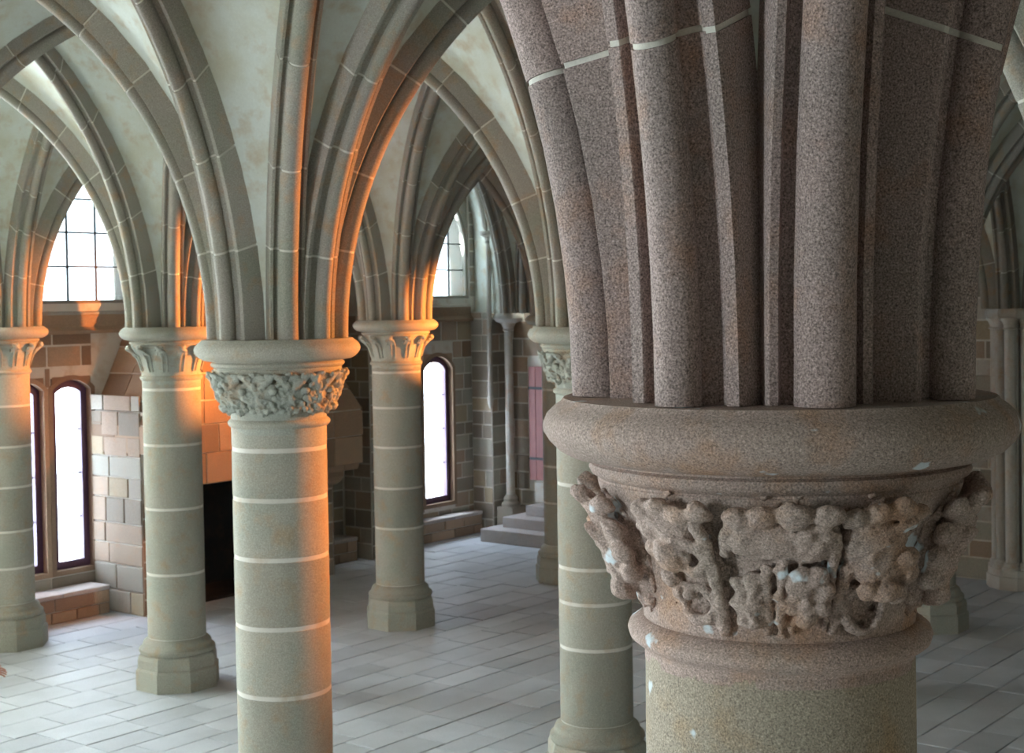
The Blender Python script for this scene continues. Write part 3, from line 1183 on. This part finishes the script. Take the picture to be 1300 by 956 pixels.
def column(x, y, joints, label, leafseq, kind='far', group=None, name='stone_column', rot=0.0, cat='column'):
    hi = kind == 'near'
    mat = M['near_shaft'] if hi else M['shaft']
    cm = M['near_cap'] if hi else M['cap']
    d = col_meshes(kind, mat, cm, hi)
    root = empty(name, (x, y, 0))
    tag(root, label, cat, group)
    root['kind'] = 'thing'
    link('plinth', d['plinth'], root)
    link('plinth_upper', d['plinth_upper'], root)
    link('base_ring', d['base'], root)
    link('mortar_core', d['core'], root)
    js = [Z0 - .575] + list(joints) + [.61]
    g = .030 if not hi else .012
    for k in range(len(js) - 1):
        top = js[k] - (g / 2 if k else 0)
        bot = js[k + 1] + (g / 2 if k < len(js) - 2 else 0)
        link('drum', drum(mat, top - bot, 96 if hi else 48, k), root, (0, 0, bot))
    link('astragal', d['astragal'], root, (0, 0, Z0), None, None, (1, 1, 1) if hi else (.955, .955, 1))
    bell = link('capital', d['bell'], root, (0, 0, Z0))
    lv = leaves_near if hi else leaves_far
    for nm, a in leafseq:
        link('leaf', lv[nm], bell, (0, 0, 0), a)
    link('abacus', d['abacus'], root, (0, 0, Z0))
    return root


def seq(names, face, step=30, off=0):
    """leaves around the bell; face = direction (deg) looking at the camera"""
    return [(nm, math.radians(face + off + k * step)) for k, nm in enumerate(names)]


def facing(x, y):
    return math.degrees(math.atan2(CAM.y - y, CAM.x - x))


f0 = facing(0, 0)
near_leaves = [(nm, math.radians(f0 + a)) for nm, a in (('D', -66), ('A', -29), ('B', 0.5), ('C', 31.5), ('D', 66), ('B', 97), ('A', 128), ('C', 159), ('B', -170), ('D', -139), ('A', -108))]
column(0, 0, [3.2, 2.65, 2.1, 1.5, 1.05], 'pinkish granite column whose large carved leaf capital is in sharp focus', near_leaves, 'near')

dense = list('CADBACDABCDA')
crock = list('EEEEEEEEEEEE')
column(UX, VY, [3.57, 3.21, 2.78, 2.28, 1.78, 1.22], 'greenish stone column with densely carved capital and closely spaced white joints', seq(list('FFFFFFFFFFFF'), facing(UX, VY), 30, -78))
column(2 * UX, 2 * VY, [3.62, 2.95, 2.18, 1.39], 'stone column between the lancet pair and the fireplace, crocket capital lit orange', seq(crock, facing(8, 12.5), 30, -75))
column(3 * UX, 2 * VY, [3.63, 3.13, 2.57, 1.99, 1.42], 'slim-looking stone column beside the single lancet, octagonal base in full view', seq(crock, facing(12, 12.5), 30, -70))
column(2 * UX, VY, [3.6, 2.88, 2.09, 1.76, 1.33], 'stone column half covered by the leaf-carved capital and its abacus', seq(list('FFFFFFFFFFFF'), facing(8, 6), 30, -60))
column(4 * UX, 2 * VY, [3.6, 3.15, 2.64, 1.9, 1.3], 'column standing in front of the steps and red door', seq(crock, facing(16, 12.5), 30, -60))
column(4 * UX, VY, [3.6, 2.9, 2.2, 1.5], 'column near the pale end wall, only its base seen under the carved capital', seq(crock, facing(16, 6), 30, -60))
column(3 * UX, VY, [3.6, 2.9, 2.2, 1.5], 'column wholly behind the big carved capital', seq(crock, facing(12, 6), 30, -60))
for (i, j) in ((0, 1), (1, 0), (2, 0), (1, 2), (0, 2), (3, 0)):
    column(i * UX, j * VY, [3.6, 2.9, 2.2, 1.5], 'stone column of the hall standing outside the picture', seq(crock, 0), group='columns outside the picture')
column(2 * UX, 16.1, [3.3, 2.75, 2.2, 1.6, 1.1], 'wall column beside the paired lancets, capital glowing orange', seq(crock, facing(8, 16), 30, -70), name='wall_column')


# ------------------------------------------------------------------ responds on the end wall
def respond(x, y, rot, label, h=Z0, s=1.0):
    root = empty('wall_pier', (x, y, 0), rot)
    tag(root, label, 'pier')
    link('core', MB().box(-.30, .10, -.24, .24, 0, h - .1).box(-.45, .10, -.10, .10, 0, h - .1).mesh('core', M['wall_pale']), root)
    pts = [(-.50, 0), (-.36, .20), (-.36, -.20), (-.20, .33), (-.20, -.33)]
    sh = MB().lathe([(.085, .42), (.085, h - .22)], 20).mesh('shaft', M['wall_pale'], True, 40)
    bs = MB().lathe([(.14, .30), (.14, .34), (.11, .37), (.115, .40), (.085, .43)], 20).mesh('shaft_base', M['wall_pale'], True, 40)
    cp = MB().lathe([(.085, h - .24), (.115, h - .225), (.09, h - .20), (.10, h - .14), (.15, h - .06)], 20).mesh('shaft_capital', M['wall_pale'], True, 40)
    for (px, py) in pts:
        link('shaft', sh, root, (px, py, 0))
        link('shaft_base', bs, root, (px, py, 0))
        link('shaft_capital', cp, root, (px, py, 0))
    ab = [(-.64, -.14), (-.64, .14), (-.48, .36), (-.30, .47), (.12, .47), (.12, -.47), (-.30, -.47), (-.48, -.36)]
    link('abacus', MB().prism([(a * .95, b * .95) for a, b in ab], h - .07, h - .03).prism(ab, h - .03, h + .05).prism([(a * .97, b * .97) for a, b in ab], h + .05, h + .088).mesh('abacus', M['wall_pale']), root)
    link('plinth', MB().prism(ab, 0, .2).prism([(a * .95, b * .95) for a, b in ab], .2, .31).mesh('plinth', M['wall_pale']), root)
    return root


respond(19.72, VY, 0, 'clustered shaft pier against the pale end wall')
respond(19.72, 2 * VY, 0, 'clustered shaft pier on the end wall beyond the red door')

# corner shaft and slim colonnette by the steps
root = empty('corner_shaft', (19.47, 16.37, 0))
tag(root, 'round shaft with moulded abacus in the corner beside the red door', 'shaft')
link('shaft', MB().lathe([(.085, .75), (.085, 4.1)], 24).mesh('shaft', M['wall_pale'], True, 40), root)
link('base', MB().box(-.2, .24, -.19, .2, .0, .52).lathe([(.19, .52), (.19, .58), (.14, .62), (.15, .68), (.09, .76)], 24).mesh('base', M['wall'], True, 30), root)
link('capital', MB().lathe([(.085, 4.0), (.12, 4.03), (.1, 4.06), (.16, 4.18)], 24).mesh('capital', M['wall_pale'], True, 40), root)
link('abacus', MB().lathe([(.16, 4.17), (.24, 4.2), (.29, 4.26), (.28, 4.33), (.25, 4.37), (.1, 4.37)], 32).mesh('abacus', M['wall_pale'], True, 40), root)
root = empty('colonnette', (19.20, 16.63, 0))
tag(root, 'thin colonnette with small ring capital in the corner above the steps', 'colonnette')
link('shaft', MB().lathe([(.05, 2.72), (.05, 5.85)], 20).mesh('shaft', M['wall_pale'], True, 40), root)
link('corbel', MB().lathe([(.02, 2.48), (.05, 2.55), (.065, 2.66), (.055, 2.73)], 20).mesh('corbel', M['wall_pale'], True, 40), root)
link('capital', MB().lathe([(.05, 5.75), (.07, 5.77), (.055, 5.8), (.085, 5.88), (.16, 5.92), (.165, 5.97), (.15, 6.0), (.03, 6.0)], 24).mesh('capital', M['wall_pale'], True, 40), root)
# the thin arch moulding above it bends with the wall vault it lies against
S_, P_ = Vector((xs[-1], ys[-1], 0)), Vector(((xs[-1] + xs[-2]) / 2, ys[-1], 0))
la = (P_ - S_).length
b_, hh_ = la - .05, RISE + .5 - 1.55
Rr_ = (hh_ * hh_ + b_ * b_) / (2 * b_)
pm_ = math.acos((Rr_ - b_) / Rr_)
wq = (16.63 - 16.1) / 1.14
path = [Vector((0, 0, 5.98))]
for k in range(41):
    t = k / 40
    pa, za = arch_pt(la, WEBD, t)
    u = (t - .4) / .6
    pb, zb = (.05, 1.55 * t / .4) if t < .4 else (.05 + Rr_ - Rr_ * math.cos(pm_ * u), 1.55 + Rr_ * math.sin(pm_ * u))
    q = Vector((xs[-1] - (pa * (1 - wq) + pb * wq) - 19.20 - .03, 0, ZS + za * (1 - wq) + zb * wq))
    if q.z > 6.06 and len(path) < 18:
        path.append(q)
tv, tf = [], []
for k, c in enumerate(path):
    a_ = path[min(k + 1, len(path) - 1)] - path[max(k - 1, 0)]
    a_.normalize()
    n_ = Vector((a_.z, 0, -a_.x))
    for g in range(12):
        w = 2 * PI * g / 12
        tv.append(c + n_ * (.05 * math.cos(w)) + Vector((0, .05 * math.sin(w), 0)))
for k in range(len(path) - 1):
    for g in range(12):
        tf.append((k * 12 + g, k * 12 + (g + 1) % 12, (k + 1) * 12 + (g + 1) % 12, (k + 1) * 12 + g))
link('arch_moulding', MB().add(tv, tf).mesh('arch_moulding', M['wall_pale'], True, 60), root)

# ------------------------------------------------------------------ door and steps
dr = empty('door_1', (XE - .02, 15.53, 0))
dr['kind'] = 'structure'
dr['label'] = 'red painted plank door at the head of the steps'
for k in range(6):
    y0 = -.52 + k * .174
    link('plank', MB().chbox(-.05, .02, y0, y0 + .170, 1.05, 3.30, .006).mesh('plank', M['door']), dr)
link('handle', MB().box(-.09, -.05, -.18, -.14, 2.05, 2.20).box(-.11, -.09, -.175, -.145, 2.08, 2.24).mesh('handle', M['iron']), dr)
for zz in (1.45, 2.85):
    link('hinge_strap', MB().box(-.062, -.048, -.1, .52, zz, zz + .05).mesh('hinge_strap', M['iron']), dr)

st = empty('stone_steps', (18.24, 15.3, 0))
tag(st, 'three broad granite steps leading up to the red door', 'steps')
link('step', MB().chbox(0, 1.47, -2.3, .86, 0, .25, .012).mesh('step', M['step']), st)
link('step', MB().chbox(.36, 1.47, -2.3, .60, .25, .45, .012).mesh('step', M['step']), st)
link('step', MB().chbox(.72, 1.47, -2.3, .31, .45, .65, .012).mesh('step', M['step']), st)
link('threshold', MB().chbox(1.18, 1.47, -2.3, .42, .65, 1.04, .012).mesh('threshold', M['wall_pale']), st)


# ------------------------------------------------------------------ window benches
def bench(x0, x1, yf, label, seed):
    r = empty('stone_bench', ((x0 + x1) / 2, yf, 0))
    tag(r, label, 'bench')
    h = (x1 - x0) / 2
    link('core', MB().box(-h + .01, h - .01, .03, YN - yf - .035, 0, .36).mesh('core', M['mortar']), r)
    masonry(r, (-h, .035), 0, 0, 2 * h, 0, .37, [], lambda u, z, q: M['wall_brown'], seed, course=(.17, .19), length=(.35, .7), proud=.035, gap=.014)
    n = max(1, round(2 * h / .75))
    for k in range(n):
        a, b = -h + 2 * h * k / n, -h + 2 * h * (k + 1) / n
        link('seat_slab', MB().chbox(a + .004, b - .004, -.02, YN - yf - .03, .365, .43, .012).mesh('seat_slab', M['step']), r)
    return r


bench(8.45, 10.12, 16.70, 'long brown stone window seat under the paired lancets', 31)
bench(14.2, 15.45, 16.70, 'short stone window seat at the end of the fireplace', 32)
bench(16.55, 19.15, 16.85, 'stone window seat under the single lancet by the steps', 33)

# ------------------------------------------------------------------ fireplace
fp = empty('fireplace', (12.2, 16.0, 0))
tag(fp, 'huge hooded stone fireplace with black opening between the window seats', 'fireplace')
fx = 12.2
FL, FR = 10.2 - fx, 14.2 - fx
mbk = MB().box(FL + .03, FL + .4, .02, 1.19, 0, 3.2).box(FR - .4, FR - .03, .02, 1.19, 0, 3.2)
link('jamb', MB().box(FL + .02, FL + .42, .03, 1.19, 0, 3.0).mesh('jamb', M['mortar']), fp)
link('jamb', MB().box(FR - .42, FR - .02, .03, 1.19, 0, 3.0).mesh('jamb', M['mortar']), fp)
# dressed stones of the sides facing the windows and of the jamb fronts
masonry(fp, (FL + .02, 1.19), -PI / 2, 0, 1.19, 0, 3.3, [], lambda u, z, r: M['wall'], 41, course=(.30, .42), length=(.4, .8), proud=.02, gap=.022)
masonry(fp, (FR - .02, .0), PI / 2, 0, 1.19, 0, 3.0, [], lambda u, z, r: M['wall'], 42, course=(.28, .38), length=(.4, .7))
masonry(fp, (FL, .03), 0, .03, .42, 0, 1.7, [], lambda u, z, r: M['wall_brown'], 43, length=(.4, .5))
masonry(fp, (FR - .42, .03), 0, 0, .40, 0, 1.7, [], lambda u, z, r: M['wall'], 44, length=(.4, .5))
link('firebox', MB().box(FL + .4, FR - .4, 1.1, 1.19, 0, 3.2).box(FL + .42, FL + .5, .1, 1.15, 0, 3.2).box(FR - .5, FR - .42, .1, 1.15, 0, 3.2).mesh('firebox', M['soot']), fp)
link('hearth', MB().chbox(FL + .5, FR - .5, .1, 1.1, 0, .05, .01).mesh('hearth', M['soot']), fp)
# corbels carrying the lintel
for x in (FL + .06, FR - .40):
    mb = MB()
    pr = [(.05, 1.55), (-.10, 1.57), (-.22, 1.63), (-.28, 1.72), (-.29, 1.80), (-.62, 1.86), (-.66, 1.97), (.05, 1.97)]
    n = len(pr)
    mb.add([(x, y, z) for y, z in pr] + [(x + .34, y, z) for y, z in pr], [tuple(range(n)), tuple(range(2 * n - 1, n - 1, -1))] + [(i, (i + 1) % n, n + (i + 1) % n, n + i) for i in range(n)])
    link('corbel', mb.mesh('corbel', M['wall_brown']), fp)
# lintel stones and tapering hood
n = 6
for k in range(n):
    a, b = FL + (FR - FL) * k / n, FL + (FR - FL) * (k + 1) / n
    link('lintel_stone', MB().chbox(a + .008, b - .008, -.70, -.25, 1.96, 2.42, .012).mesh('lintel_stone', M['wall_brown']), fp)
link('lintel_backing', MB().box(FL + .02, FR - .02, -.66, -.28, 1.98, 2.40).box(FL + .02, FR - .02, -.3, 1.1, 3.0, 3.05).mesh('lintel_backing', M['mortar']), fp)
lev = [(2.42, 0, -.70), (2.85, 0, -.69), (3.2, .16, -.56), (3.6, .36, -.40), (4.0, .55, -.24), (4.4, .74, -.08), (4.8, .93, .08), (5.3, 1.14, .26)]
hood_core = MB()
for (z0, i0, y0), (z1, i1, y1) in zip(lev, lev[1:]):
    q = .02
    vs = [(FL + i0 + q, y0 + q, z0), (FR - i0 - q, y0 + q, z0), (FR - i0 - q, 1.19, z0), (FL + i0 + q, 1.19, z0),
          (FL + i1 + q, y1 + q, z1), (FR - i1 - q, y1 + q, z1), (FR - i1 - q, 1.19, z1), (FL + i1 + q, 1.19, z1)]
    hood_core.add(vs, [(0, 3, 2, 1), (4, 5, 6, 7), (0, 1, 5, 4), (1, 2, 6, 5), (2, 3, 7, 6), (3, 0, 4, 7)])
hood = link('hood', hood_core.mesh('hood', M['mortar']), fp)
rr = random.Random(77)
for (z0, i0, y0), (z1, i1, y1) in zip(lev, lev[1:]):
    g = .012
    cnt = 5
    cuts = [0] + sorted((k + rr.uniform(-.25, .25)) / cnt for k in range(1, cnt)) + [1]
    for c0, c1 in zip(cuts, cuts[1:]):
        def px(c, i):
            return FL + i + (FR - FL - 2 * i) * c
        a0, a1, b0, b1 = px(c0, i0) + g, px(c1, i0) - g, px(c0, i1) + g, px(c1, i1) - g
        if c0 == 0:
            a0, b0 = a0 - g, b0 - g
        if c1 == 1:
            a1, b1 = a1 + g, b1 + g
        vs = [(a0, y0, z0 + g), (a1, y0, z0 + g), (a1, y0 + .2, z0 + g), (a0, y0 + .2, z0 + g), (b0, y1, z1 - g), (b1, y1, z1 - g), (b1, y1 + .2, z1 - g), (b0, y1 + .2, z1 - g)]
        link('hood_stone', MB().add(vs, [(0, 3, 2, 1), (4, 5, 6, 7), (0, 1, 5, 4), (1, 2, 6, 5), (2, 3, 7, 6), (3, 0, 4, 7)]).mesh('hood_stone', M['wall_brown']), hood)
    for side in (0, 1):
        for (d0, d1) in ((.2, .72), (.72, 1.19)):
            ya0, ya1 = max(y0 + .2, d0 - .1) if d0 > .5 else y0 + .2 + g, d1 - g
            yb0 = max(y1 + .2, d0 - .1) if d0 > .5 else y1 + .2 + g
            if yb0 > d1 - .06:
                continue
            xa, xb = (FL + i0, FL + i1) if side == 0 else (FR - i0, FR - i1)
            w = .1 if side == 0 else -.1
            if d0 < .5:
                ya1 = .62 - g
            else:
                ya0 = yb0 = .62
                if y1 + .2 > .6:
                    ya0 = yb0 = y1 + .2 + g
            vs = [(xa, ya0, z0 + g), (xa + w, ya0, z0 + g), (xa + w, ya1, z0 + g), (xa, ya1, z0 + g), (xb, yb0, z1 - g), (xb + w, yb0, z1 - g), (xb + w, ya1, z1 - g), (xb, ya1, z1 - g)]
            link('hood_stone', MB().add(vs, [(0, 3, 2, 1), (4, 5, 6, 7), (0, 1, 5, 4), (1, 2, 6, 5), (2, 3, 7, 6), (3, 0, 4, 7)]).mesh('hood_stone', M['wall_brown']), hood)

# ------------------------------------------------------------------ warm lamps behind the glow on the capitals, hidden from here by columns
spot('warm_spotlight', (15.45, 6.75, 4.45), (2 * UX, 2 * VY, 4.5), 13000, 19)
spot('warm_spotlight', (15.70, 6.90, 4.45), (12.3, 12.45, 4.35), 6500, 18)
spot('warm_spotlight', (7.3, 4.3, 4.5), (UX + .2, VY, 4.2), 1000, 85)
spot('warm_spotlight', (11.45, 12.85, 4.45), (2 * UX, 16.1, 4.3), 1500, 40)
spot('warm_spotlight', (11.60, 13.00, 4.45), (11.0, 15.3, 3.0), 300, 60)

# ------------------------------------------------------------------ a visitor whose hand shows at the edge
def visitor():
    d = (F + RT * ((7 - 650) / FPX) - UP * ((856 - 433) / FPX))
    zt = .92
    H = CAM + d * ((zt - CAM.z) / d.z)            # the fingers
    right = Vector((R0.x, R0.y, 0)).normalized()
    fwd = Vector((F.x, F.y, 0)).normalized()
    base = H - right * .46 + fwd * .05
    base.z = 0

    def P(r, f, z):
        return base + right * r + fwd * f + Vector((0, 0, z))
    V, E_, Rd = [], [], []

    def chain(start, pts):
        prev = start
        for p, r in pts:
            V.append(p)
            Rd.append(r)
            i = len(V) - 1
            if prev is not None:
                E_.append((prev, i))
            prev = i
        return prev
    pel = chain(None, [(P(0, 0, .96), .15)])
    ch = chain(pel, [(P(0, 0, 1.10), .135), (P(0, 0, 1.28), .15), (P(0, 0, 1.42), .14)])
    chain(ch, [(P(0, 0, 1.52), .06), (P(0, -.01, 1.58), .075), (P(0, -.02, 1.66), .098), (P(0, -.02, 1.74), .085)])
    for s in (-1, 1):
        chain(pel, [(P(s * .10, 0, .86), .095), (P(s * .11, -.01, .50), .062), (P(s * .11, .02, .10), .045), (P(s * .12, -.12, .04), .04)])
    wr = H - right * .13 + Vector((0, 0, .035))
    for s in (-1, 1):
        end = [(P(.22, 0, 1.42), .065), (P(.27, .03, 1.14), .045), (wr - right * .06 + Vector((0, 0, .02)), .03), (wr, .026)] if s > 0 else \
              [(P(-.22, 0, 1.42), .065), (P(-.27, .02, 1.14), .045), (P(-.26, -.08, .90), .03), (P(-.26, -.10, .83), .03)]
        w = chain(ch, end)
        if s > 0:
            palm = chain(w, [(wr + right * .045 - Vector((0, 0, .012)), .030)])
            for k, L in enumerate((.062, .072, .068, .054)):
                off = fwd * (.0) + Vector((0, 0, .033 - .022 * k))
                a = wr + right * .075 + off
                chain(palm, [(a, .0095), (a + right * L * .55 - Vector((0, 0, .012)), .009), (a + right * L - Vector((0, 0, .030)), .0075)])
            t = wr + right * .03 + Vector((0, 0, .04))
            chain(palm, [(t, .011), (t + right * .035 + Vector((0, 0, .012)), .0095), (t + right * .06 + Vector((0, 0, .010)), .008)])
    me = bpy.data.meshes.new('body')
    me.from_pydata([tuple(v - base) for v in V], E_, [])
    o = bpy.data.objects.new('person', me)
    col.objects.link(o)
    o.location = base
    sk = o.modifiers.new('skin', 'SKIN')
    for i, r in enumerate(Rd):
        me.skin_vertices[0].data[i].radius = (r, r)
    me.skin_vertices[0].data[0].use_root = True
    sub = o.modifiers.new('sub', 'SUBSURF')
    sub.levels = sub.render_levels = 2
    dg = bpy.context.evaluated_depsgraph_get()
    dg.update()
    m2 = bpy.data.meshes.new_from_object(o.evaluated_get(dg))
    o.modifiers.clear()
    o.data = m2
    for mt in (simple('skin_tone', (.55, .27, .20), .5, 40), simple('blue_cotton_shirt', (.10, .14, .25), .8, 60), simple('dark_trousers', (.04, .045, .06), .8, 60), simple('brown_hair', (.06, .035, .02), .7, 60)):
        m2.materials.append(mt)
    wl = wr - base
    rl = right
    for p in m2.polygons:
        c = p.center
        p.use_smooth = True
        if (c - wl).dot(rl) > -.02 and c.z < 1.1 and c.dot(rl) > .26:
            k = 0
        elif c.z > 1.69 or (c.z > 1.60 and c.dot(fwd) > 0.0):
            k = 3
        elif c.z > 1.47 or (c.dot(rl) < -.2 and c.z < .93):
            k = 0
        elif c.z > .93:
            k = 1
        else:
            k = 2
        p.material_index = k
    o['kind'] = 'thing'
    tag(o, 'visitor in a blue shirt reaching one hand towards the wall column', 'person')


visitor()
